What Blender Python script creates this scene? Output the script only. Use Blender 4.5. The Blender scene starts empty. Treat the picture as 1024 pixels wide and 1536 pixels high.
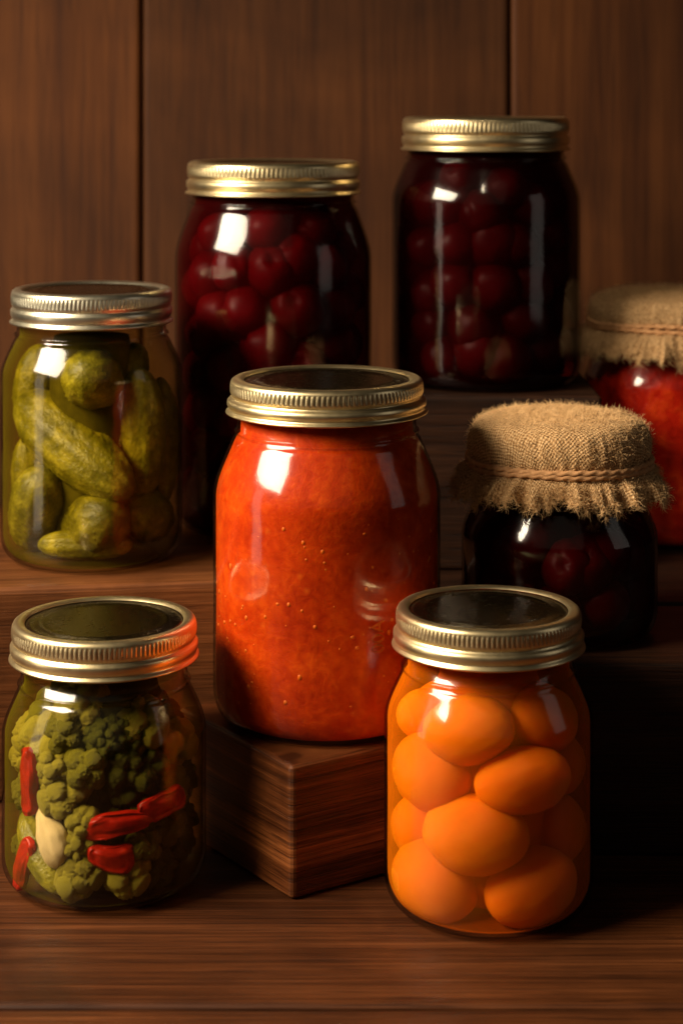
import bpy, bmesh, math, random
import numpy as np
from mathutils import Vector, Matrix, noise, Euler
scene = bpy.context.scene; col = scene.collection
PI = math.pi
FP, EYE, PY0 = 2900.0, .306, 150.0      # focal length in photo pixels, eye height (m), horizon row

def at(px, py, Y):
    return Vector(((px-512)*Y/FP, Y, EYE-(py-PY0)*Y/FP))

# ---------------------------------------------------------------- mesh helpers
def link(name, me, mat=None, parent=None):
    o = bpy.data.objects.new(name, me); col.objects.link(o)
    if mat: me.materials.append(mat)
    if parent: o.parent = parent
    return o
def mesh(name, v, f, smooth=True):
    me = bpy.data.meshes.new(name); me.from_pydata([tuple(p) for p in v], [], f); me.update()
    if smooth: me.polygons.foreach_set('use_smooth', [True]*len(me.polygons))
    return me
def mk(name, v, f, mat, parent=None, smooth=True):
    return link(name, mesh(name, v, f, smooth), mat, parent)
def thing(name, label, cat, loc=(0,0,0), rz=0, group=None):
    o = bpy.data.objects.new(name, None); col.objects.link(o)
    o.location = loc; o.rotation_euler = (0,0,rz); o.empty_display_size = .02
    return tag(o, label, cat, group)
def tag(o, label, cat, group=None):
    o['label'] = label; o['category'] = cat
    if group: o['group'] = group
    return o
def lathe(prof, seg, mod=None):
    v, f, rings = [], [], []
    for i, (r, z) in enumerate(prof):
        if r < 1e-7:
            rings.append([len(v)]); v.append((0,0,z)); continue
        ids = []
        for k in range(seg):
            t = 2*PI*k/seg
            rr = r + (mod(i, t) if mod else 0)
            ids.append(len(v)); v.append((rr*math.cos(t), rr*math.sin(t), z))
        rings.append(ids)
    for a, b in zip(rings, rings[1:]):
        for k in range(seg):
            k2 = (k+1) % seg
            if len(a) == 1 and len(b) == 1: continue
            if len(a) == 1: f.append((a[0], b[k2], b[k]))
            elif len(b) == 1: f.append((a[k], a[k2], b[0]))
            else: f.append((a[k], a[k2], b[k2], b[k]))
    return v, f
def fix_normals(o):
    bm = bmesh.new(); bm.from_mesh(o.data); bmesh.ops.recalc_face_normals(bm, faces=bm.faces); bm.to_mesh(o.data); bm.free()
    return o
def box_bm(bm, x0, x1, y0, y1, z0, z1, bev=.002, seg=3):
    b = bmesh.new()
    bmesh.ops.create_cube(b, size=1)
    for q in b.verts: q.co = Vector(((x0+x1)/2+q.co.x*(x1-x0), (y0+y1)/2+q.co.y*(y1-y0), (z0+z1)/2+q.co.z*(z1-z0)))
    bmesh.ops.bevel(b, geom=list(b.edges), offset=bev, segments=seg, profile=.5, affect='EDGES')
    t = bpy.data.meshes.new('t'); b.to_mesh(t); b.free(); bm.from_mesh(t); bpy.data.meshes.remove(t)
def bm_obj(name, bm, mat, parent=None):
    me = bpy.data.meshes.new(name); bm.to_mesh(me); bm.free()
    me.polygons.foreach_set('use_smooth', [False]*len(me.polygons))
    return link(name, me, mat, parent)

# ---------------------------------------------------------------- materials
class NT:
    def __init__(s, name):
        s.m = bpy.data.materials.new(name); s.m.use_nodes = True; s.t = s.m.node_tree; s.t.nodes.clear()
        s.out = s.n('ShaderNodeOutputMaterial')
    def n(s, ty, ins=None, **kw):
        d = s.t.nodes.new(ty)
        for k, v in kw.items(): setattr(d, k, v)
        for k, v in (ins or {}).items():
            if isinstance(v, bpy.types.NodeSocket): s.t.links.new(v, d.inputs[k])
            else: d.inputs[k].default_value = v
        return d
    def math(s, op, a, b=0.0, c=None):
        ins = {0: a, 1: b}
        if c is not None: ins[2] = c
        return s.n('ShaderNodeMath', ins, operation=op).outputs[0]
    def ramp(s, fac, stops):
        d = s.n('ShaderNodeValToRGB', {'Fac': fac}); e = d.color_ramp.elements
        while len(e) < len(stops): e.new(.5)
        for i, (p, c) in enumerate(stops):
            e[i].position = p; e[i].color = (*c, 1) if len(c) == 3 else c
        return d.outputs[0]
    def mix(s, fac, a, b, mode='MIX'):
        d = s.n('ShaderNodeMix', data_type='RGBA', blend_type=mode)
        for k, v in ((0, fac), (6, a), (7, b)):
            if isinstance(v, bpy.types.NodeSocket): s.t.links.new(v, d.inputs[k])
            else: d.inputs[k].default_value = (*v, 1) if isinstance(v, tuple) and len(v) == 3 else v
        return d.outputs[2]
    def obj(s): return s.n('ShaderNodeTexCoord').outputs['Object']
    def noise(s, vec, scale, detail=4, rough=.55, dist=0):
        return s.n('ShaderNodeTexNoise', {'Vector': vec, 'Scale': scale, 'Detail': detail, 'Roughness': rough, 'Distortion': dist}).outputs[0]
    def bump(s, h, strength, dist): return s.n('ShaderNodeBump', {'Height': h, 'Strength': strength, 'Distance': dist}).outputs[0]
    def surf(s, sh): s.t.links.new(sh, s.out.inputs['Surface']); return s.m
    def pbr(s, **kw):
        p = s.n('ShaderNodeBsdfPrincipled')
        for k, v in kw.items():
            k = k.replace('_', ' ')
            if isinstance(v, bpy.types.NodeSocket): s.t.links.new(v, p.inputs[k])
            else: p.inputs[k].default_value = (*v, 1) if isinstance(v, tuple) and k in ('Base Color',) and len(v) == 3 else v
        return s.surf(p.outputs[0])

def wood(name, axis, dark, mid, light, along=6, across=110, rough=.5, bump=.5, blotch=14, pores=.8):
    s = NT(name)
    ax = axis if isinstance(axis, tuple) else (axis,)
    rnd = s.n('ShaderNodeNewGeometry').outputs['Random Per Island']
    off = s.math('MULTIPLY', rnd, 7.3)
    v = s.n('ShaderNodeVectorMath', {0: s.obj(), 1: s.n('ShaderNodeCombineXYZ', {0: off, 1: off, 2: off}).outputs[0]}, operation='ADD').outputs[0]
    def mp(a, b):
        sc = [a]*3
        for i in ax: sc[i] = b
        return s.n('ShaderNodeMapping', {'Vector': v, 'Scale': sc}).outputs[0]
    a = s.noise(mp(across, along), .5, 6, .65, 1.2)
    b = s.noise(mp(across*7, along*3.5), .5, 4, .6, .3)
    d = s.noise(mp(across*14, along*12), .5, 2, .5)
    c = s.noise(v, blotch, 4, .6, .4)
    g = s.math('ADD', s.math('MULTIPLY', a, .55), s.math('MULTIPLY', b, .45))
    colr = s.ramp(g, [(.34, dark), (.5, mid), (.66, light)])
    colr = s.mix(.9, colr, s.ramp(c, [(.28, (.30,.27,.25)), (.72, (1.2,1.17,1.14))]), 'MULTIPLY')
    if pores: colr = s.mix(pores, colr, s.ramp(d, [(.36, (.25,.22,.2)), (.44, (1,1,1))]), 'MULTIPLY')
    tone = s.ramp(rnd, [(0, (.8,.8,.8)), (1, (1.12,1.1,1.08))])
    colr = s.mix(1.0, colr, tone, 'MULTIPLY')
    rg = s.math('ADD', s.math('MULTIPLY', b, .25), rough-.12)
    h = s.math('ADD', g, s.math('MULTIPLY', s.math('MINIMUM', d, .45), pores))
    return s.pbr(Base_Color=colr, Roughness=rg, Specular_IOR_Level=.25, Normal=s.bump(h, bump, .0016))

def glass(name, edge, rough=.06, base=.050):
    s = NT(name)
    fc = s.n('ShaderNodeLayerWeight', {'Blend': .5}).outputs['Facing']
    fr = s.math('MULTIPLY_ADD', s.math('POWER', fc, 5.0), .60, base)
    wav = s.bump(s.noise(s.obj(), 26, 2, .5), .4, .0025)
    tc = s.mix(s.math('POWER', fc, 3.0), (.98,.98,.96), edge)
    tr = s.n('ShaderNodeBsdfTransparent', {'Color': tc}).outputs[0]
    gl = s.n('ShaderNodeBsdfGlossy', {'Color': (1,1,1,1), 'Roughness': rough, 'Normal': wav}).outputs[0]
    return s.surf(s.n('ShaderNodeMixShader', {0: fr, 1: tr, 2: gl}).outputs[0])
def liquid(name, c, dens, haze, h0, h1, pw=2.0):
    s = NT(name)
    fc = s.n('ShaderNodeLayerWeight', {'Blend': .5}).outputs['Facing']
    n = s.noise(s.obj(), 55, 4, .6)
    f = s.math('MULTIPLY_ADD', s.math('POWER', fc, pw), h1-h0, h0)
    f = s.math('MULTIPLY', f, s.math('MULTIPLY_ADD', n, .9, .55))
    hz = s.n('ShaderNodeBsdfDiffuse', {'Color': (*haze, 1)}).outputs[0]
    tr = s.n('ShaderNodeBsdfTransparent', {'Color': (1,1,1,1)}).outputs[0]
    s.surf(s.n('ShaderNodeMixShader', {0: f, 1: tr, 2: hz}).outputs[0])
    va = s.n('ShaderNodeVolumeAbsorption', {'Color': (*c, 1), 'Density': dens})
    s.t.links.new(va.outputs[0], s.out.inputs['Volume'])
    return s.m
def cloudy(name, a, b, scale=60):
    s = NT(name)
    c = s.ramp(s.noise(s.obj(), scale, 5, .6), [(.3, a), (.7, b)])
    return s.pbr(Base_Color=c, Roughness=.8, Specular_IOR_Level=.05)
def metal(name, c, rough):
    s = NT(name)
    n = s.noise(s.obj(), 300, 3)
    colr = s.mix(s.noise(s.obj(), 60, 3), tuple(x*.85 for x in c), tuple(min(1, x*1.08) for x in c))
    return s.pbr(Base_Color=colr, Metallic=1.0, Roughness=s.math('MULTIPLY_ADD', n, .12, rough-.06), Normal=s.bump(n, .04, .0002))
def organic(name, stops, scale, rough=.35, bscale=300, bstr=.3, bdist=.0006, sss=0, rad=(1,.4,.15), spec=.12, vary=1.0, sscale=.006, mottle=0):
    s = NT(name)
    rnd = s.n('ShaderNodeObjectInfo').outputs['Random']
    v = s.n('ShaderNodeVectorMath', {0: s.obj(), 1: s.n('ShaderNodeCombineXYZ', {0: s.math('MULTIPLY', rnd, 50.)}).outputs[0]}, operation='ADD').outputs[0]
    colr = s.ramp(s.noise(v, scale, 5, .6), stops)
    colr = s.mix(vary, colr, s.ramp(rnd, [(0, (.70,.68,.66)), (1, (1.18,1.18,1.15))]), 'MULTIPLY')
    if mottle: colr = s.mix(mottle, colr, s.ramp(s.noise(v, scale*5, 3, .6), [(.35, (.6,.58,.55)), (.6, (1.12,1.12,1.12))]), 'MULTIPLY')
    kw = dict(Base_Color=colr, Roughness=rough, Specular_IOR_Level=spec, Normal=s.bump(s.noise(v, bscale, 4), bstr, bdist))
    if sss: kw.update(Subsurface_Weight=sss, Subsurface_Radius=rad, Subsurface_Scale=sscale)
    return s.pbr(**kw)

M = {}
M['wall'] = wood('wall_wood', 2, (.050,.0138,.0027), (.100,.0320,.0066), (.148,.051,.0120), along=3, across=46, rough=.66, bump=.18, blotch=5, pores=.25)
M['table'] = wood('table_wood', 0, (.022,.0064,.0015), (.070,.0215,.0054), (.130,.043,.0122), along=5, across=230, rough=.46, bump=.5, blotch=11, pores=.7)
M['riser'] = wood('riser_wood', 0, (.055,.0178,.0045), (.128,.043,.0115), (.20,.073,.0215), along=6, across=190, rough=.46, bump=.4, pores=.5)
M['shaded_riser'] = wood('shaded_riser_wood', 0, (.009,.0032,.0012), (.024,.0083,.003), (.046,.0165,.0055), along=7, across=190, rough=.5, bump=.5)  # riser wood with the jars' shadow put into its colour
M['block'] = wood('block_wood', (0, 1), (.044,.0120,.0034), (.15,.046,.0125), (.34,.116,.033), along=7, across=300, rough=.40, bump=.5, blotch=20, pores=.75)
M['gap'] = NT('dark_gap').pbr(Base_Color=(.008,.004,.002), Roughness=.9)
M['gold'] = metal('gold_lid_metal', (.86,.72,.42), .34)
M['pale'] = metal('pale_lid_metal', (.78,.74,.57), .34)
M['disc'] = metal('lid_disc_metal', (.12,.095,.045), .26)
M['glass'] = glass('clear_glass', (.22,.18,.11), .105, .037)
M['glass_wavy'] = glass('wavy_clear_glass', (.22,.18,.11), .115, .036)
M['brine'] = liquid('olive_brine', (.82,.71,.07), 24, (.13,.10,.004), .02, .75, 2.8)
M['syrup_o'] = liquid('orange_syrup', (.98,.52,.04), 25, (.72,.165,.0028), .15, .90, 2.2)
M['syrup_c'] = liquid('cherry_syrup', (.54,.03,.04), 88, (.036,.0009,.0012), .24, .90)
M['syrup_d'] = liquid('dark_syrup', (.48,.03,.035), 112, (.013,.0005,.0007), .32, .92)
M['syrup_b'] = liquid('berry_syrup', (.50,.03,.035), 80, (.016,.0006,.0008), .18, .92)
M['core_o'] = cloudy('cloudy_orange_syrup', (.46,.078,.0018), (.64,.125,.003))
M['core_b'] = cloudy('cloudy_brine', (.028,.023,.001), (.09,.072,.0035))
M['core_c'] = cloudy('deep_red_syrup', (.005,.0004,.0005), (.020,.0008,.0010))
M['apricot'] = organic('apricot_skin', [(.3,(.78,.155,.002)), (.55,(.90,.24,.0033)), (.75,(.97,.36,.009))], 110, .38, 700, .5, .0004, .8, (1,.42,.04), vary=.8, sscale=.009, mottle=.6)
M['pickle'] = organic('pickle_skin', [(.3,(.070,.062,.002)), (.5,(.160,.138,.005)), (.7,(.32,.27,.018))], 120, .32, 900, .9, .0005, mottle=.5, spec=.3)
M['cherry'] = organic('cherry_skin', [(.3,(.070,.0009,.0024)), (.6,(.150,.0018,.005)), (.8,(.26,.0045,.009))], 60, .35, 200, .1, .0003, sss=.3, rad=(1,.1,.1))
M['dark_cherry'] = organic('dark_cherry_skin', [(.3,(.040,.0006,.0014)), (.6,(.090,.0012,.003)), (.8,(.15,.0024,.005))], 60, .35, 200, .1, .0003)
M['floret'] = organic('pale_floret', [(.28,(.20,.165,.008)), (.5,(.38,.315,.028)), (.75,(.60,.50,.09))], 150, .42, 1200, .9, .0007, mottle=.45, spec=.2)
M['olive'] = organic('olive_floret', [(.28,(.10,.088,.0035)), (.5,(.19,.165,.010)), (.75,(.32,.275,.03))], 150, .42, 1200, .9, .0007, mottle=.45, spec=.2)
M['broccoli'] = organic('broccoli_green', [(.3,(.026,.027,.0018)), (.5,(.072,.070,.005)), (.75,(.18,.16,.014))], 140, .5, 1300, .9, .0008)
M['pepper'] = organic('red_pepper', [(.3,(.26,.0035,.0014)), (.55,(.43,.011,.002)), (.75,(.58,.03,.004))], 110, .36, 260, .35, .0006, spec=.25, mottle=.35)
M['garlic'] = organic('garlic_flesh', [(.3,(.48,.33,.12)), (.55,(.70,.53,.26)), (.75,(.80,.64,.36))], 110, .5, 260, .5, .0008, mottle=.2)
M['jam'] = organic('red_preserve', [(.3,(.22,.0035,.002)), (.5,(.52,.016,.004)), (.72,(.78,.07,.01))], 75, .35, 150, .6, .002)

def sauce_mat():
    s = NT('tomato_sauce'); v = s.obj()
    a = s.noise(v, 42, 6, .6, .6); b = s.noise(v, 240, 5, .65, .3); l = s.noise(v, 20, 3, .5, .5)
    c = s.ramp(s.math('ADD', s.math('MULTIPLY', a, .5), s.math('MULTIPLY', b, .5)),
               [(.34,(.29,.0155,.0008)), (.5,(.42,.035,.0014)), (.65,(.55,.068,.0030))])
    c = s.mix(.4, c, s.ramp(l, [(.35,(.66,.52,.48)), (.65,(1.1,1.08,1.08))]), 'MULTIPLY')
    vo = s.n('ShaderNodeTexVoronoi', {'Vector': v, 'Scale': 170.}).outputs['Distance']
    sp = s.math('MULTIPLY', s.ramp(vo, [(.05,(1,1,1)), (.30,(0,0,0))]), s.ramp(s.noise(v, 60, 3), [(.5,(0,0,0)), (.62,(1,1,1))]))
    c = s.mix(s.math('MULTIPLY', sp, .3), c, (.62,.14,.010))
    vo2 = s.n('ShaderNodeTexVoronoi', {'Vector': v, 'Scale': 120.}).outputs['Distance']
    dk = s.math('MULTIPLY', s.ramp(vo2, [(.1,(1,1,1)), (.25,(0,0,0))]), s.ramp(s.noise(v, 40, 3), [(.55,(0,0,0)), (.66,(1,1,1))]))
    c = s.mix(s.math('MULTIPLY', dk, .35), c, (.16,.007,.0015))
    return s.pbr(Base_Color=c, Roughness=.5, Specular_IOR_Level=.05, Subsurface_Weight=.35, Subsurface_Radius=(1,.22,.03), Subsurface_Scale=.004,
                 Normal=s.bump(b, .4, .0012))
M['sauce'] = sauce_mat()
M['seed'] = NT('tomato_seed').pbr(Base_Color=(.54,.10,.006), Roughness=.4, Specular_IOR_Level=.15)
M['mark'] = NT('raised_glass_mark').pbr(Base_Color=(.50,.10,.008), Roughness=.5, Specular_IOR_Level=.1, Alpha=.34)

def burlap_mat():
    s = NT('burlap')
    uv = s.n('ShaderNodeUVMap').outputs[0]
    w = s.n('ShaderNodeTexNoise', {'Vector': uv, 'Scale': 200., 'Detail': 3.}).outputs['Color']
    uvw = s.n('ShaderNodeVectorMath', {0: w, 1: (.0032,.0032,0), 2: uv}, operation='MULTIPLY_ADD').outputs[0]
    sx = s.n('ShaderNodeSeparateXYZ', {0: uvw})
    F = 2*PI/.0019
    a = s.math('SINE', s.math('MULTIPLY', sx.outputs[0], F)); b = s.math('SINE', s.math('MULTIPLY', sx.outputs[1], F))
    h = s.math('MULTIPLY_ADD', s.math('MULTIPLY', a, b), .5, .5)
    n = s.noise(s.obj(), 1000, 4, .75); n2 = s.noise(s.obj(), 70, 3)
    g = s.math('ADD', s.math('MULTIPLY', h, .38), s.math('MULTIPLY', n, .62))
    c = s.ramp(g, [(.25,(.17,.080,.028)), (.48,(.60,.36,.160)), (.71,(.95,.69,.39))])
    c = s.mix(.6, c, s.ramp(n2, [(.3,(.72,.68,.64)), (.7,(1.1,1.1,1.1))]), 'MULTIPLY')
    return s.pbr(Base_Color=c, Roughness=.95, Specular_IOR_Level=.1, Normal=s.bump(g, 1.0, .0016))
M['burlap'] = burlap_mat()
M['fibre'] = organic('burlap_fibre', [(.3,(.55,.33,.14)), (.7,(.90,.63,.34))], 300, .9, 900, .2, .0002, spec=.1)
M['twine'] = organic('jute_twine', [(.3,(.42,.21,.09)), (.7,(.66,.38,.19))], 500, .9, 1500, .6, .0004, spec=.1)

# ---------------------------------------------------------------- the setting
bm = bmesh.new()
YW = 1.15
s_w = YW/FP
edges = [ -891, -339, 213, 765, 1317, 1869]
for a, b in zip(edges, edges[1:]):
    box_bm(bm, (a-512)*s_w+.0006, (b-512)*s_w-.0006, YW, YW+.018, -.03, .75, .0034, 4)
w = bm_obj('wall', bm, M['wall']); w['kind'] = 'structure'; w['label'] = 'brown wall of wide vertical wooden boards behind the jars'
bm = bmesh.new(); box_bm(bm, -.55, .55, YW+.0185, YW+.024, -.03, .75, .001, 1)
o = bm_obj('wall_backing', bm, M['gap'], w)
bm = bmesh.new()
ys = [.30, .6525, .86, YW-.004]
for a, b in zip(ys, ys[1:]):
    box_bm(bm, -.55, .55, a+.0013, b-.0013, -.028, 0, .0026, 3)
t = bm_obj('table', bm, M['table']); t['kind'] = 'structure'; t['label'] = 'dark brown plank table top under the jars'
bm = bmesh.new(); box_bm(bm, -.54, .54, .31, YW-.01, -.034, -.0285, .001, 1)
bm_obj('table_underside', bm, M['gap'], t)

def riser2(name, label, cat, x, y, z, rz, sx, sy, h, mat, bev=.0022):
    b = bmesh.new(); box_bm(b, 0, sx, 0, sy, 0, h, bev, 3)
    o = bm_obj(name, b, mat); o.location = (x, y, z); o.rotation_euler.z = rz
    return tag(o, label, cat)
BT, LT, RT, TT = .0516, .094, .078, .1627
riser2('wood_block', 'small dark wooden block turned cornerwise under the tomato sauce jar', 'wooden block', -.0191, .7377, .0003, math.radians(34), .086, .088, BT-.0003, M['block'], .0022)
a8 = math.radians(8)
Ls = .40
riser2('wood_riser', 'long brown wooden step at left under the pickle jar', 'wooden step', .0253-Ls*math.cos(a8), .8644-Ls*math.sin(a8), .0003, a8, Ls, .168, LT-.0003, M['riser'], .003)
riser2('wood_riser', 'wooden step with painted-in shade under the nearer cloth-covered jar', 'wooden step', .0555, .782, .0003, 0, .30, .091, RT-.0003, M['shaded_riser'])
riser2('wood_riser', 'low wooden step with painted-in shade at back under the bright red preserve jar', 'wooden step', .031, .8775, .0003, 0, .33, .20, RT-.0003, M['shaded_riser'])
riser2('wood_riser', 'tall brown wooden box under the right-hand cherry jar with the highest lid', 'wooden box', .030, .936, RT+.0003, 0, .096, .105, TT-RT-.0003, M['shaded_riser'])

# ---------------------------------------------------------------- jars
def smooth(t): t = max(0, min(1, t)); return t*t*(3-2*t)
def body_profile(R, rn, rb, hc, zs, zn, ztop, inset=0, bead=True):
    p = [(0, .0035+inset), (rb*.55, .0030+inset), (rb*.86, .0012+inset), (rb*.93, .0002+inset), (rb*.965, 0+inset), (rb, .0006+inset)]
    for i in range(1, 13):
        a = PI/2*i/12
        p.append((rb+(R-rb)*math.sin(a), .0006+inset+(hc)*(1-math.cos(a))))
    z0 = p[-1][1]
    for i in range(1, 9): p.append((R*(1+.0015*math.sin(i*1.3)), z0+(zs-z0)*i/8))
    p[-1] = (R, zs)
    for i in range(1, 19):
        t = 1-i/18
        f = .45*math.sqrt(max(0, 1-(1-t)**2))+.55*smooth(t)
        p.append((rn+(R-rn)*f, zs+(zn-zs)*i/18))
    if bead and not inset:
        d = .0022
        for k, e in ((.3,.0), (.6,.0009), (1.0,.0013), (1.4,.0009), (1.7,.0)): p.append((rn+e, zn+d*k*.6))
    p.append((rn*.985, ztop))
    q = [(max(0, r-inset) if r > 0 else 0, z) for r, z in p]
    q.append((0, ztop))
    return q
def lid(root, rt, rl, H, h, mring, mdisc, seg=720, ribs=120):
    k = h/.0165
    P = [(rt*.86,-.0012), (rt*.875,-.0006), (rt*.90,-.0001), (rt*.935,0), (rt*.965,-.0003), (rt*.988,-.0010), (rt,-.0020),
         (rt,-.0026), (rt,-.0029), (rt,-.0048), (rt,-.0066), (rt,-.0070), (rt*.996,-.0078), (rt*.984,-.0085), (rt*.982,-.0090),
         (rt+(rl-rt)*.35,-.0097), (rt+(rl-rt)*.75,-.0106), (rl*.992,-.0117), (rl*.99,-.0127), (rl*.978,-.0136), (rl*.972,-.0142), (rl*.98,-.0149), (rl*1.002,-.0155), (rl*1.006,-.0161), (rl*.99,-.0165), (rl*.95,-.0163), (rl*.93,-.0120)]
    kn = {8: .6, 9: 1, 10: .6}
    def mod(i, t):
        if i in kn: return kn[i]*.00028*(abs(math.sin(ribs*t/2))**.8*2-1)
        return 0
    v, f = lathe([(r, H+z*k) for r, z in P], seg, mod)
    ring = fix_normals(mk('lid_band', v, f, mring, root))
    D = [(0,-.0011), (rt*.60,-.0011), (rt*.66,-.0011), (rt*.69,-.0007), (rt*.72,-.0011), (rt*.80,-.0012), (rt*.87,-.0013), (rt*.87,-.0022), (0,-.0022)]
    v, f = lathe([(r, H+z) for r, z in D], 128)
    fix_normals(mk('lid_disc', v, f, mdisc, root))
class Jar: pass
def jar(name, label, cx, D, Zb, basepy, R, rn, rb, hc, ysh, ynk, ylid, ytop, rt=0, rl=0, liq=None, mring=None, cat='jar', liqname='syrup', core=None, cin=.011, gl='glass'):
    s = FP/D; J = Jar(); J.D = D; J.s = s
    J.loc = Vector(((cx-512)/s, D, Zb))
    J.R = R/s; J.Ri = R/s-.0022; J.rb = rb/s; J.dr = (R-rn)/s
    J.H = (basepy-ytop)/s; J.zn = (basepy-ynk)/s; J.zs = (basepy-ysh)/s; J.zl = (basepy-ylid)/s
    J.root = thing(name, label, cat, J.loc)
    J.args = (R/s, rn/s, rb/s, hc/s, J.zs, J.zn)
    ztop = J.H-.0022 if rt else J.H-.004
    v, f = lathe(body_profile(*J.args, ztop), 128)
    fix_normals(mk('glass_body', v, f, M[gl], J.root))
    if liq:
        v, f = lathe(body_profile(*J.args, J.zl+.001, inset=.0013, bead=False), 96)
        fix_normals(mk(liqname, v, f, liq, J.root))
    if core:
        Rc, rc = R/s-cin, rn/s-cin*.7
        v, f = lathe(body_profile(Rc, rc, rb/s-cin, hc/s, J.zs-.004, J.zn-.002, J.zn, inset=.0035, bead=False), 64)
        fix_normals(mk('cloudy_'+liqname, v, f, core, J.root))
    if rt: lid(J.root, rt/s, rl/s, J.H, J.H-J.zl, mring or M['gold'], M['disc'])
    return J

tomato = jar('preserve_jar', 'large jar of orange-red tomato sauce with gold lid standing on the small wooden block', 490, .800, BT, 1072, 170, 134, 143, 46, 742, 648, 617, 565, 144, 150.5, M['sauce'], liqname='sauce', gl='glass_wavy')
orange = jar('preserve_jar', 'jar of whole orange apricots with gold lid at front right', 732, .7364, 0, 1355, 156, 126, 124, 46, 1075, 1004, 967, 909, 138, 144, M['syrup_o'], core=M['core_o'], cin=.0140)
giard = jar('preserve_jar', 'jar of mixed pickled vegetables with gold lid at front left', 157, .760, 0, 1318, 152, 124, 120, 40, 1094, 1024, 984, 927, 137, 141, M['brine'], liqname='brine', core=M['core_b'], cin=.011)
pick = jar('preserve_jar', 'jar of whole green pickles with pale metal lid on the left step', 138, .90, LT, 833, 135, 111, 110, 34, 560, 503, 482, 431, 119, 121, M['brine'], M['pale'], liqname='brine', core=M['core_b'], cin=.019)
chl = jar('preserve_jar', 'wide jar of dark red cherries with gold lid behind the pickle jar', 410, .968, LT, 785, 147, 121, 127, 34, 388, 306, 290, 241, 128, 131, M['syrup_c'], core=M['core_c'], cin=.014)
chr_ = jar('preserve_jar', 'jar of dark red cherries with the highest gold lid, on the tall box at right', 728, .987, TT, 571, 141, 117, 124, 30, 302, 240, 225, 175, 124, 126, M['syrup_d'], core=M['core_c'], cin=.014)
bfr = jar('cloth_covered_jar', 'jar of dark preserve under a tan burlap cover, the nearer of the two covered jars', 838, .834, RT, 943, 146, 120, 126, 36, 800, 742, 720, 622, liq=M['syrup_b'], core=M['core_c'], cin=.011)
bbk = jar('cloth_covered_jar', 'jar of bright red preserve under a tan burlap cover at the right edge', 998, 1.015, RT, 801, 122, 104, 104, 30, 572, 525, 510, 436, liq=M['jam'], liqname='red_preserve')

# seeds and the raised mark on the tomato jar
rng = random.Random(3)
v, f = [], []
def add_ball(v, f, c, r, sx=1, sz=1, n=8, m=6):
    b = len(v)
    for i in range(m+1):
        a = PI*i/m
        for k in range(n):
            t = 2*PI*k/n
            v.append((c[0]+r*sx*math.sin(a)*math.cos(t), c[1]+r*math.sin(a)*math.sin(t), c[2]+r*sz*math.cos(a)))
    for i in range(m):
        for k in range(n):
            f.append((b+i*n+k, b+i*n+(k+1)%n, b+(i+1)*n+(k+1)%n, b+(i+1)*n+k))
for i in range(300):
    th = rng.uniform(0, 2*PI); z = rng.uniform(.012, tomato.zs)
    r = rng.choice([.0003,.0004,.0005,.0006,.0008,.0010,.0012])
    rr = tomato.R-.0013-r*.60
    add_ball(v, f, (rr*math.cos(th), rr*math.sin(th), z), r, 1, rng.uniform(.7,1.3))
so = mk('tomato_seeds', v, f, M['seed'], tomato.root); so['kind'] = 'stuff'
cu = bpy.data.curves.new('raised_mark', 'FONT'); cu.body = '00A'; cu.size = .0078; cu.extrude = .0002; cu.align_x = 'CENTER'; cu.align_y = 'CENTER'
to = bpy.data.objects.new('raised_mark', cu); col.objects.link(to)
bpy.context.view_layer.update()
me = bpy.data.meshes.new_from_object(to.evaluated_get(bpy.context.evaluated_depsgraph_get()))
bpy.data.objects.remove(to)
th0 = -PI/2+math.radians(26)
for q in me.vertices:
    u, w_, d = q.co
    th = th0 - w_/tomato.R; rr = tomato.R+.0001+d
    q.co = (rr*math.cos(th), rr*math.sin(th), .044+u)
link('raised_mark', me, M['mark'], tomato.root)

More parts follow.
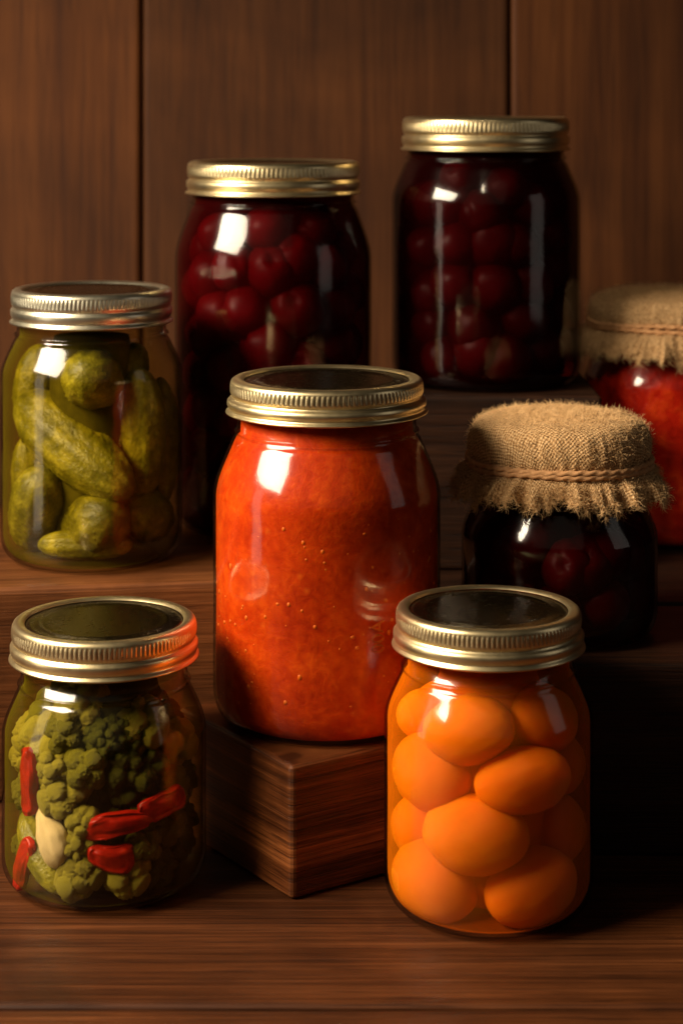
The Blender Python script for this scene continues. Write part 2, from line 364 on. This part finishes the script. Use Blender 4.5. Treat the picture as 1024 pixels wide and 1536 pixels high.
# ---------------------------------------------------------------- burlap covers
def burlap(J, rcap, htw, hsk, seed, flare=1.16):
    rg = random.Random(seed); H = J.H
    off = Vector((seed*7.1, seed*3.3, 0))
    keys = [(0, 0.0), (.40, .0003), (.68, .0), (.82, -.0009), (.90, -.0024), (.955, -.0052), (.985, -.0088), (.995, -.0125), (.985, -.5*htw-.0060), (.955, -htw), (1.0, -htw-.0025), (1+(flare-1)*.6, -htw-(hsk-htw)*.5), (flare, -hsk)]
    P = [(r*rcap, z) for r, z in keys]
    pts = []
    for a, b in zip(P, P[1:]):
        n = max(2, int(math.dist(a, b)/.0007))
        for i in range(n): pts.append((a[0]+(b[0]-a[0])*i/n, a[1]+(b[1]-a[1])*i/n))
    pts.append(P[-1])
    for _ in range(4):
        pts = [pts[0]]+[((a[0]+2*b[0]+c[0])/4, (a[1]+2*b[1]+c[1])/4) for a, b, c in zip(pts, pts[1:], pts[2:])]+[pts[-1]]
    pts[0] = (0, pts[0][1])
    arc = [0]
    for a, b in zip(pts, pts[1:]): arc.append(arc[-1]+math.dist(a, b))
    seg = 320; v, f, uv, rings = [], [], [], []
    for i, (r, z) in enumerate(pts):
        if i == 0: rings.append([0]); v.append((0,0,H+z)); uv.append((0,0)); continue
        ids = []
        sk = smooth((-z-htw)/(hsk-htw)) if -z > htw else 0
        side = smooth((r/rcap-.8)/.2)
        for k in range(seg):
            t = 2*PI*k/seg; c, s_ = math.cos(t), math.sin(t)
            n1 = noise.noise(Vector((c*9, s_*9, z*60))+off); n2 = noise.noise(Vector((c*26, s_*26, z*30))+off)
            pl = noise.noise(Vector((c*5, s_*5, 0))+off)
            rr = r + side*(.0009*n1+.0005*n2) + sk*(.0034*pl+.0054*noise.noise(Vector((c*11, s_*11, 1))+off))
            near = max(0, 1-abs(-z-htw)/.006)
            rr += near*.0008*math.sin(t*44+3*pl)
            rag = .0055*noise.noise(Vector((c*7, s_*7, 5))+off)+.0034*noise.noise(Vector((c*19, s_*19, 5))+off)+.0040*noise.noise(Vector((c*70, s_*70, 5))+off)
            zz = z + sk*rag + (1-side)*.0010*noise.noise(Vector((r*c*60, r*s_*60, 2))+off)
            ids.append(len(v)); v.append((rr*c, rr*s_, H+zz)); uv.append((arc[i]*c, arc[i]*s_))
        rings.append(ids)
    for a, b in zip(rings, rings[1:]):
        for k in range(seg):
            k2 = (k+1) % seg
            if len(a) == 1: f.append((a[0], b[k], b[k2]))
            else: f.append((a[k], b[k], b[k2], a[k2]))
    me = mesh('burlap_cover', v, f)
    ul = me.uv_layers.new(name='UVMap')
    for lp in me.loops: ul.data[lp.index].uv = uv[lp.vertex_index]
    cov = link('burlap_cover', me, M['burlap'], J.root)
    fv, ff = [], []
    def strand(p, d, L, r, curl):
        p = Vector(p); d = Vector(d).normalized(); n = 5; prev = None
        for i in range(n+1):
            sd = d.orthogonal().normalized(); up = d.cross(sd)
            rr = r*(1-.7*i/n); ids = []
            for k in range(3):
                a = 2*PI*k/3; ids.append(len(fv)); fv.append(p+sd*math.cos(a)*rr+up*math.sin(a)*rr)
            if prev:
                for k in range(3): ff.append((prev[k], prev[(k+1)%3], ids[(k+1)%3], ids[k]))
            prev = ids
            d = (d+Vector((rg.uniform(-1,1), rg.uniform(-1,1), rg.uniform(-1,1)))*curl).normalized()
            p = p+d*L/n
    nr = len(rings)
    for i in range(8000):
        k = rg.randrange(seg); up = rg.choice([1, 1, 1, 1, 2, 3, 4, 5, 6, 8, 10, 12])
        p = v[rings[nr-up][k]]; c, s_ = math.cos(2*PI*k/seg), math.sin(2*PI*k/seg)
        cl = noise.noise(Vector((c*30, s_*30, 9))+off)
        a = rg.uniform(-1.3, 1.3)+1.2*cl
        strand(p, (c*rg.uniform(-.1,1.0)-s_*a, s_*rg.uniform(-.1,1.0)+c*a, -rg.uniform(.0,1.1)), rg.uniform(.0012,.0052)*(1+.5*cl), rg.uniform(.00005,.00014), .65)
    for i in range(10000):
        ri = rg.randrange(4, nr)
        k = rg.randrange(seg); p = v[rings[ri][k]]
        c, s_ = math.cos(2*PI*k/seg), math.sin(2*PI*k/seg)
        top = pts[ri][0] < rcap*.93
        n = (rg.uniform(-1,1), rg.uniform(-1,1), .45) if top else (c*.6+rg.uniform(-1,1), s_*.6+rg.uniform(-1,1), rg.uniform(-1,1))
        strand(p, n, rg.uniform(.0010,.0036), rg.uniform(.00005,.00012), .45)
    fr = mk('frayed_fringe', fv, ff, M['fibre'], cov)
    tv, tf = [], []
    for w_ in range(2):
        b = len(tv); n, m = 300, 10
        for i in range(n):
            t = 2*PI*i/n
            rr = rcap*.966+.0013+.0003*noise.noise(Vector((math.cos(t)*5, math.sin(t)*5, w_)))
            zc = H-htw+(.0010 if w_ else -.0009)+.0012*noise.noise(Vector((math.cos(t)*1.5, math.sin(t)*1.5, 4+w_+seed)))
            for k in range(m):
                a = 2*PI*k/m; q = .00120*(1+.22*math.cos(2*a-46*t))
                r2 = rr+q*math.cos(a)
                tv.append((r2*math.cos(t), r2*math.sin(t), zc+q*math.sin(a)))
        for i in range(n):
            for k in range(m):
                i2, k2 = (i+1)%n, (k+1)%m
                tf.append((b+i*m+k, b+i2*m+k, b+i2*m+k2, b+i*m+k2))
    fix_normals(mk('twine', tv, tf, M['twine'], J.root))
burlap(bfr, 137/bfr.s, .0192, .0312, 2, 1.12)
burlap(bbk, 116/bbk.s, .0160, .0295, 5, 1.25)

# ---------------------------------------------------------------- contents
def sphere_mesh(name, fn, n=40, m=24):
    v, f = [], []
    v.append(fn(Vector((0,0,1))))
    for i in range(1, m):
        a = PI*i/m
        for k in range(n):
            t = 2*PI*k/n
            v.append(fn(Vector((math.sin(a)*math.cos(t), math.sin(a)*math.sin(t), math.cos(a)))))
    v.append(fn(Vector((0,0,-1))))
    for k in range(n): f.append((0, 1+k, 1+(k+1)%n)); f.append((len(v)-1, 1+(m-2)*n+(k+1)%n, 1+(m-2)*n+k))
    for i in range(m-2):
        for k in range(n):
            f.append((1+i*n+k, 1+(i+1)*n+k, 1+(i+1)*n+(k+1)%n, 1+i*n+(k+1)%n))
    return mesh(name, v, f)
def inner(J, z):
    """inside radius of the jar at height z (narrows over the shoulder)"""
    t = np.clip((z-J.zs)/(J.zn-J.zs), 0, 1)
    return J.Ri-J.dr*t**1.3
def pack(J, n, r, pad, z0, z1, seed, fixed=(), it=260, jit=.12):
    g = np.random.default_rng(seed); Rc = J.Ri
    nf = len(fixed)
    th = g.uniform(0, 2*PI, n); rr = np.sqrt(g.uniform(0, 1, n))*(Rc-r)
    p = np.stack([rr*np.cos(th), rr*np.sin(th), g.uniform(z0+r, z1-r, n)], 1)
    rad = r*(1+g.uniform(-jit, jit, n))
    if nf:
        p = np.vstack([np.array([q[:3] for q in fixed]), p]); rad = np.concatenate([np.array([q[3] for q in fixed]), rad])
    for k in range(it):
        d = p[:, None]-p[None]; L = np.linalg.norm(d, axis=2)+1e-9
        ov = np.maximum(0, rad[:, None]+rad[None]-L); np.fill_diagonal(ov, 0)
        mv = (d/L[..., None]*ov[..., None]).sum(1)*.35
        mv[:, 2] -= .00008
        mv[:nf] = 0
        p = p+mv
        h = np.hypot(p[:, 0], p[:, 1]); lim = np.maximum(inner(J, p[:, 2]+rad*.6)-pad-rad, 1e-4); sc = np.where(h > lim, lim/np.maximum(h, 1e-9), 1)
        sc[:nf] = 1
        p[:, 0] *= sc; p[:, 1] *= sc
        p[nf:, 2] = np.clip(p[nf:, 2], z0+rad[nf:], z1-rad[nf:])
    return p, rad
def put(name, me, mat, J, p, scale, rot, label, cat, group=None):
    o = bpy.data.objects.new(name, me); col.objects.link(o)
    if not me.materials: me.materials.append(mat)
    o.location = J.loc+Vector(p); o.scale = scale if hasattr(scale, '__len__') else (scale,)*3; o.rotation_euler = rot
    return tag(o, label, cat, group)
def front(J, px, py, rx, rd, back=0):
    Y = J.D-J.Ri*.6
    for _ in range(6):
        q = at(px, py, Y)-J.loc
        Re = float(inner(J, q.z+rd*.6))
        lim = max(.001, min(Re-rx, Re-rd))
        x = max(-lim, min(lim, q.x))
        y = -math.sqrt(max(0, (Re-rd)**2-x*x))+back
        Y = J.D+y
    q = at(px, py, Y)-J.loc
    return Vector((x, y, max(q.z, rd*.8+.004)))

# cherries
def cherry_fn(seed):
    def fn(u):
        d = max(0, 1-((u.x**2+u.y**2)/.12)) if u.z > 0 else 0
        k = 1+.07*noise.noise(u*1.4+Vector((seed*3.7, 0, 0)))+.02*noise.noise(u*4+Vector((seed, 3, 0)))-.18*d*d
        crease = math.exp(-(u.y/.12)**2)*(.05 if u.x > 0 else 0)
        return Vector((u.x*1.0, u.y*.95, u.z*.93))*(k-crease)
    return fn
def fill_cherries(J, n, r, seed, fronts, label, group, ztop, mat, ov=1.02):
    chm = [sphere_mesh('cherry', cherry_fn(i+seed), 36, 22) for i in range(5)]
    fx = []
    for px, py, d in fronts:
        rr = d/2/J.s; q = front(J, px, py, rr, rr*1.03); fx.append((q.x, q.y, q.z, rr))
    p, rad = pack(J, n, r, .0008, .005, ztop, seed, fx)
    rg = random.Random(seed)
    for i, (q, a) in enumerate(zip(p, rad)):
        if math.hypot(q[0], q[1])+a < J.Ri-.013 or q[1] > .6*J.Ri: continue
        k = ov if i >= len(fx) else 1.0
        put('cherry', chm[i % 5], mat, J, q, a*k, (rg.uniform(-1.2,1.2), rg.uniform(-1.2,1.2), rg.uniform(0,6)), label, 'cherry', group)
fill_cherries(chl, 80, .0130, 4, [(408,405,82),(443,462,88),(370,465,84),(322,500,88),(402,522,90),(492,520,84),(308,430,78),(352,402,74),(482,400,76),(350,556,82),(330,352,70),(400,345,74),(470,348,70)],
              'dark red cherry packed with others in the wide jar behind the pickles', 'cherries in the wide jar behind the pickles', chl.zs+.016, M['cherry'])
fill_cherries(chr_, 64, .0132, 9, [(688,365,80),(740,428,82),(722,322,78),(710,490,82),(670,548,82),(758,545,82),(652,440,78),(640,305,74),(775,368,74),(785,480,78),(690,270,66),(755,285,70)],
              'dark red cherry packed with others in the jar on the tall box', 'cherries in the jar on the tall box', chr_.zs+.012, M['dark_cherry'])
fill_cherries(bfr, 22, .0125, 12, [(800,815,78),(850,850,84),(760,880,84),(905,830,80),(830,920,84),(905,905,80)],
              'very dark cherry in the nearer cloth-covered jar', 'cherries in the nearer cloth-covered jar', bfr.zs+.006, M['dark_cherry'])

# apricots
def apr_fn(s):
    def fn(u):
        k = 1+.045*noise.noise(u*1.2+Vector((s*5,1,2)))+.018*noise.noise(u*3.5+Vector((s,4,2)))
        if u.y > -.3: k -= .03*math.exp(-(u.x/.10)**2)
        return u*k
    return fn
am = [sphere_mesh('apricot', apr_fn(i), 56, 36) for i in range(4)]
apr = [(702,1094,138,102,-12,'uppermost full apricot, left of centre under the lid of the orange jar'), (814,1077,122,98,28,'apricot at upper right under the shoulder of the orange jar'),
       (638,1158,130,116,8,'apricot at the left side of the orange jar, just below the uppermost one'), (784,1169,146,98,-4,'wide apricot right of centre in the upper half of the orange jar'),
       (713,1250,156,118,0,'large apricot in the middle of the orange jar'), (646,1325,138,118,18,'apricot at the bottom left of the orange jar'),
       (796,1333,144,110,-12,'apricot at the bottom right of the orange jar')]
fx = []
for i, (px, py, w_, h_, rot, lab) in enumerate(apr):
    a, c = w_/2/orange.s, h_/2/orange.s; d = (a+c)/2*.80
    q = front(orange, px, py, a*.95, d); fx.append((q.x, q.y, q.z, d))
    put('apricot', am[i % 4], M['apricot'], orange, q, (a, d, c), (0, math.radians(rot), math.atan2(q.x, -q.y)*.6), lab, 'apricot')
for i, (px, py, w_, h_, rot, lab) in enumerate([(616,1240,108,100,20,'half-hidden apricot at the left edge of the orange jar, mid height'), (844,1242,112,110,10,'half-hidden apricot at the right edge of the orange jar, mid height'),
       (622,1072,96,78,0,'half-hidden apricot at the upper left of the orange jar'), (858,1145,86,94,0,'dim apricot at the upper right edge of the orange jar')]):
    a, c = w_/2/orange.s, h_/2/orange.s; d = (a+c)/2*.9
    q = front(orange, px, py, a, d, .009); fx.append((q.x, q.y, q.z, d))
    put('apricot', am[i % 4], M['apricot'], orange, q, (a, d, c), (0, math.radians(rot), 0), lab, 'apricot')
p, rad = pack(orange, 12, .0145, 0, .006, orange.zs+.010, 5, fx)
for i in range(len(fx), len(p)):
    if p[i][1] > .65*orange.Ri or p[i][1] < -.30*orange.Ri: continue
    put('apricot', am[i % 4], M['apricot'], orange, p[i], rad[i]*.97, (i, i*2, i*3), 'apricot packed behind the front fruit in the orange jar', 'apricot', 'apricots behind the front ones')

# gherkins
def gherkin(seed, L, r, warts=1.0):
    n, m = 96, 110; v, f = [], []; off = Vector((seed*9.7, seed*3.1, 0)); hl = L/2+r
    for i in range(m+1):
        t = -1+2*i/m; t = math.sin(t*PI/2)
        prof = (1-abs(t)**2.6)**.52*(1+.05*math.cos(t*2.0+seed))
        for k in range(n):
            a = 2*PI*k/n; c, s_ = math.cos(a), math.sin(a)
            q = Vector((c*r, s_*r, t*hl))
            q2 = Vector((q.x, q.y, q.z*.4))
            w1 = noise.voronoi(q*470+off)[0][0]; w2 = noise.voronoi(q*820+off)[0][0]
            b = warts*(.060*max(0, 1-(w1/.28)**2)+.022*max(0, 1-(w2/.45)**2))+.010*noise.noise(q2*80+off)+.022*math.cos(9*a+seed+1.2*t)
            rr = r*prof*(.95+b*min(1, 3*prof))
            bend = .03*L*(t*t)
            v.append((rr*c+bend, rr*s_, t*hl))
    for i in range(m):
        for k in range(n):
            f.append((i*n+k, i*n+(k+1)%n, (i+1)*n+(k+1)%n, (i+1)*n+k))
    me = mesh('pickle', v, f)
    bm = bmesh.new(); bm.from_mesh(me); bmesh.ops.remove_doubles(bm, verts=bm.verts, dist=1e-6); bm.to_mesh(me); bm.free()
    return me
pk = [((52,624),(160,714),98,.0006,0,'long pickle lying diagonally across the front of the pickle jar'),
      ((136,566),(152,582),94,.001,.03,'short pickle end-on at the top of the pickle jar'),
      ((212,590),(214,712),76,.008,0,'upright pickle along the right side of the pickle jar'),
      ((60,740),(54,786),92,0,0,'stubby pickle standing at the lower left of the pickle jar'),
      ((152,782),(140,798),98,.002,.012,'round-ended pickle at the bottom centre of the pickle jar'),
      ((48,548),(30,606),66,.014,0,'pickle standing at the upper left side behind the diagonal one'),
      ((26,680),(30,760),56,.014,0,'pickle at the far left edge behind the stubby one'),
      ((212,770),(236,800),80,.006,.01,'dim pickle at the lower right edge of the pickle jar'),
      ((80,832),(175,838),46,.008,0,'pickle lying flat on the bottom of the pickle jar'),
      ((196,545),(180,600),66,.022,0,'pickle standing behind the end-on one near the neck of the pickle jar'),
      ((168,640),(174,740),84,.022,0,'pickle standing deep behind the round-ended one in the pickle jar'),
      ((80,720),(112,790),80,.026,0,'pickle deep behind the stubby one in the pickle jar'),
      ((252,590),(254,740),50,.012,0,'dim pickle along the right edge of the pickle jar')]
for i, (a, b, d, back, tilt, lab) in enumerate(pk):
    r = d/2/pick.s
    A = front(pick, a[0], a[1], r, r, back); B = front(pick, b[0], b[1], r, r, back+tilt)
    ax = B-A; L = ax.length
    me = gherkin(i+1, L, r)
    o = put('pickle', me, M['pickle'], pick, (A+B)/2, 1, (0,0,0), lab, 'pickle')
    o.rotation_euler = ax.to_track_quat('Z', 'Y').to_euler()

# mixed vegetables: rounded knobbly florets
def floret(seed, nk, kr, sub, fine, famp=.055, stalk=.5):
    g = np.random.default_rng(seed)
    bm = bmesh.new(); bmesh.ops.create_icosphere(bm, subdivisions=sub, radius=1)
    U = np.array([q.co.normalized()[:] for q in bm.verts])
    idx = np.arange(nk)+.5; ph = np.arccos(1-1.55*idx/nk); th = PI*(1+5**.5)*idx+g.uniform(0, 6)
    C = np.stack([np.cos(th)*np.sin(ph), np.sin(th)*np.sin(ph), np.cos(ph)], 1)+g.normal(0, .12, (nk, 3))
    C = C/np.linalg.norm(C, axis=1)[:, None]*g.uniform(.55, .76, (nk, 1)); rr = kr*g.uniform(.7, 1.3, nk)
    cu_ = U@C.T; disc = rr**2-((C**2).sum(1)[None]-cu_**2)
    tt = np.where((disc > 0) & (cu_ > 0), cu_+np.sqrt(np.maximum(disc, 0)), 0)
    k = np.maximum(tt.max(1), .62)
    off = Vector((seed*5.7, seed*2.3, seed))
    for q, kk in zip(bm.verts, k):
        u = q.co.normalized()
        d2 = noise.voronoi(u*fine+off)[0][0]; d3 = noise.voronoi(u*fine*2.3+off)[0][0]
        kk = kk+famp*max(0, 1-(d2/.5)**2)+famp*.5*max(0, 1-(d3/.5)**2)+.05*noise.noise(u*4+off)
        w_ = smooth((-u.z-.25)/.55)
        q.co = Vector((u.x*(1-stalk*w_), u.y*(1-stalk*w_), u.z))*(min(kk, 1.08)*(1-w_)+.9*w_)
    bmesh.ops.smooth_vert(bm, verts=bm.verts, factor=.3, use_axis_x=True, use_axis_y=True, use_axis_z=True)
    me = bpy.data.meshes.new('floret'); bm.to_mesh(me); bm.free()
    me.polygons.foreach_set('use_smooth', [True]*len(me.polygons)); return me
lf = [floret(i+1, (10, 16, 22, 13)[i], (.46, .38, .32, .42)[i], 6, 8, .065) for i in range(4)]
of = [floret(i+31, (13, 20, 16)[i], (.43, .34, .38)[i], 6, 8, .065) for i in range(3)]
df = [floret(i+11, 90, .17, 6, 16, .05) for i in range(3)]
rg = random.Random(21); fx = []
lights = [(80,1118,92,'pale floret at the upper left of the mixed vegetables'), (40,1100,64,'small pale floret at the far left under the shoulder'), (124,1068,90,'pale floret at the top of the mixed vegetables'),
          (207,1088,82,'pale green floret at the upper right of the mixed vegetables'), (262,1112,66,'dim floret at the right edge under the shoulder'), (103,1190,80,'pale floret left of the broccoli'),
          (82,1150,58,'small pale floret beside the upright red pepper strip'), (126,1300,70,'pale floret near the bottom, left of centre'), (112,1332,54,'pale floret touching the bottom of the mixed jar'),
          (186,1328,72,'olive floret at the bottom centre of the mixed jar'), (122,1262,52,'tiny pale floret right of the garlic clove'), (124,1230,46,'tiny pale floret left of the long red pepper strip'),
          (26,1134,44,'floret at the far left edge above the upright pepper strip')]
for i, (px, py, d, lab) in enumerate(lights):
    r = d/2/giard.s; q = front(giard, px, py, r*1.10, r*1.12, .0006); fx.append((q.x, q.y, q.z, r))
    put('vegetable_floret', lf[i % 4], M['floret'], giard, q, r*1.06, (rg.uniform(.5,1.4), rg.uniform(-.5,.5), rg.uniform(-.8,.8)+math.atan2(q.x, -q.y)), lab, 'floret')
darks = [(188,1152,136,'large dark broccoli floret in the middle of the mixed vegetables'), (243,1278,108,'dark broccoli floret at the lower right of the mixed vegetables'), (272,1165,72,'dim broccoli floret at the right edge of the mixed jar'),
         (232,1330,68,'dark broccoli floret at the bottom right of the mixed jar'), (160,1106,76,'dark floret just under the topmost pale one'), (268,1228,68,'dim broccoli floret between the red strips and the right edge'),
         (212,1222,60,'dark floret between the two red strips')]
for i, (px, py, d, lab) in enumerate(darks):
    r = d/2/giard.s; q = front(giard, px, py, r*1.06, r*1.06, .0008); fx.append((q.x, q.y, q.z, r))
    put('broccoli_floret', df[i % 3], M['broccoli'], giard, q, r*1.06, (rg.uniform(.9,1.4), rg.uniform(-.4,.4), math.atan2(q.x, -q.y)), lab, 'floret')
def strip(name, w_, h_, d_, seed, Rb, ex=.62):
    off = Vector((seed*3.3, 0, 0))
    def sp(x): return math.copysign(abs(x)**ex, x)
    def fn(u):
        p = Vector((sp(u.x)*w_/2, sp(u.y)*d_/2, sp(u.z)*h_/2))
        tx, tz = 2*p.x/w_, 2*p.z/h_
        if w_ > h_: p.z *= 1-.30*tx*math.sin(seed)+.16*noise.noise(Vector((tx*1.8, seed, 3))); p.z += .20*h_*math.sin(tx*1.6+seed)
        else: p.x *= 1-.25*tz*math.sin(seed)+.16*noise.noise(Vector((tz*1.8, seed, 3))); p.x += .16*w_*math.sin(tz*1.6+seed)
        p += Vector((0,1,0))*(.0014*noise.noise(u*1.6+off)+.0003*noise.noise(u*4+off))
        p.y += Rb-math.sqrt(max(1e-9, Rb*Rb-p.x*p.x))
        return p
    return sphere_mesh(name, fn, 72, 44)
strips = [(42,1172,34,98,6,'upright red pepper strip at the left side of the mixed jar'), (184,1240,108,32,8,'long red pepper strip lying across the middle of the mixed jar'),
          (246,1206,84,38,20,'red pepper strip at the right, rising above the long one'), (167,1283,68,40,4,'short red pepper piece below the long strip'), (38,1297,30,94,-24,'red pepper strip slanting at the lower left edge')]
for i, (px, py, w_, h_, rot, lab) in enumerate(strips):
    s = giard.s; me = strip('pepper_strip', w_/s, h_/s, .0044, i+1, giard.Ri)
    q = front(giard, px, py, min(w_, 34)/2/s, .0026, .0010); fx.append((q.x, q.y, q.z, .0075))
    yaw = math.atan2(q.x, -q.y)
    put('pepper_strip', me, M['pepper'], giard, q, 1, Euler((0, -math.radians(rot), yaw), 'XYZ'), lab, 'pepper')
def clove_fn(u):
    t = (u.z+1)/2
    k = 1-.50*t**2+.09*noise.noise(u*2.2+Vector((3,1,7)))+.05*noise.noise(u*5)
    k -= .10*math.exp(-((u.x-.15)/.14)**2)*(1 if u.y < 0 else 0)
    return Vector((u.x*k+.22*math.sin(t*3), u.y*k, u.z*1.05))
s = giard.s
q = front(giard, 74, 1254, 28/s, 22/s, 0); fx.append((q.x, q.y, q.z, .0105))
put('garlic_clove', sphere_mesh('garlic_clove', clove_fn, 48, 36), M['garlic'], giard, q, (29/s, 22/s, 44/s), (0, -math.radians(24), math.atan2(q.x, -q.y)), 'cream garlic clove at the lower left of the mixed vegetables', 'garlic')
r = 25/s
A = front(giard, 44, 1240, r, r, .0015); B = front(giard, 80, 1318, r, r, 0)
o = put('pickle', gherkin(31, (B-A).length, r, .7), M['pickle'], giard, (A+B)/2, 1, (0,0,0), 'small gherkin slanting under the garlic clove in the mixed jar', 'pickle')
o.rotation_euler = (B-A).to_track_quat('Z', 'Y').to_euler()
for t in (0, .33, .66, 1): fx.append((*(A.lerp(B, t)), .0085))
p, rad = pack(giard, 52, .0098, .0014, .005, giard.zs+.014, 8, fx)
for i in range(len(fx), len(p)):
    q = p[i]
    if q[1] > .4*giard.Ri or math.hypot(q[0], q[1])+rad[i] < giard.Ri-.010: continue
    dk = i % 3 == 0
    put('broccoli_floret' if dk else 'vegetable_floret', df[i % 3] if dk else of[i % 3], M['broccoli'] if dk else M['olive'], giard, q, rad[i]*1.0, (1.1+.2*math.sin(i), .4*math.sin(i*2), math.atan2(q[0], -q[1])),
        'dark floret filling the gaps in the mixed vegetables' if dk else 'olive floret filling the gaps in the mixed vegetables', 'floret', 'dark filler florets in the mixed jar' if dk else 'olive filler florets in the mixed jar')

# ---------------------------------------------------------------- light, world, camera
W = bpy.data.worlds.new('World'); scene.world = W; W.use_nodes = True
W.node_tree.nodes['Background'].inputs[0].default_value = (1, .68, .42, 1); W.node_tree.nodes['Background'].inputs[1].default_value = .0015
def area(name, loc, target, sx, sy, power, c, spread=PI):
    l = bpy.data.lights.new(name, 'AREA'); l.shape = 'RECTANGLE'; l.size = sx; l.size_y = sy; l.energy = power; l.color = c; l.spread = spread
    o = bpy.data.objects.new(name, l); col.objects.link(o); o.location = loc
    o.rotation_euler = (Vector(target)-Vector(loc)).to_track_quat('-Z', 'Y').to_euler(); return o
area('key_softbox', (-.64, .52, .61), (.02, .77, .03), .48, .30, 6.4, (1, .82, .60), math.radians(94))
area('side_strip', (-.62, .60, .18), (0, .85, .14), .13, .40, .40, (1, .85, .66))
area('right_strip', (.66, .62, .34), (.08, .97, .22), .22, .42, .15, (1, .88, .76))
area('front_fill', (-.10, -.30, .85), (.0, .85, .10), 1.4, 1.0, .20, (1, .80, .58), math.radians(120))
sl = bpy.data.lights.new('added_fill_spot', 'SPOT'); sl.energy = 5; sl.color = (1, .80, .56); sl.spot_size = math.radians(17); sl.spot_blend = .9; sl.shadow_soft_size = .04  # spot added to brighten the burlap cover at the right edge
so_ = bpy.data.objects.new('added_fill_spot', sl); col.objects.link(so_); so_.location = (.02, .36, .72)
so_.rotation_euler = (Vector((.190, 1.0, .180))-so_.location).to_track_quat('-Z', 'Y').to_euler()

cam = bpy.data.cameras.new('Camera'); co = bpy.data.objects.new('Camera', cam); col.objects.link(co)
co.location = (0, 0, EYE); co.rotation_euler = (PI/2, 0, 0)
cam.sensor_fit = 'VERTICAL'; cam.sensor_height = 36; cam.sensor_width = 24
cam.lens = FP/1536*36; cam.shift_y = -(768-PY0)/1536
cam.clip_start = .02; cam.clip_end = 20
cam.dof.use_dof = True; cam.dof.focus_distance = .775; cam.dof.aperture_fstop = 11
scene.camera = co
scene.view_settings.view_transform = 'Standard'; scene.view_settings.look = 'None'; scene.view_settings.exposure = 0
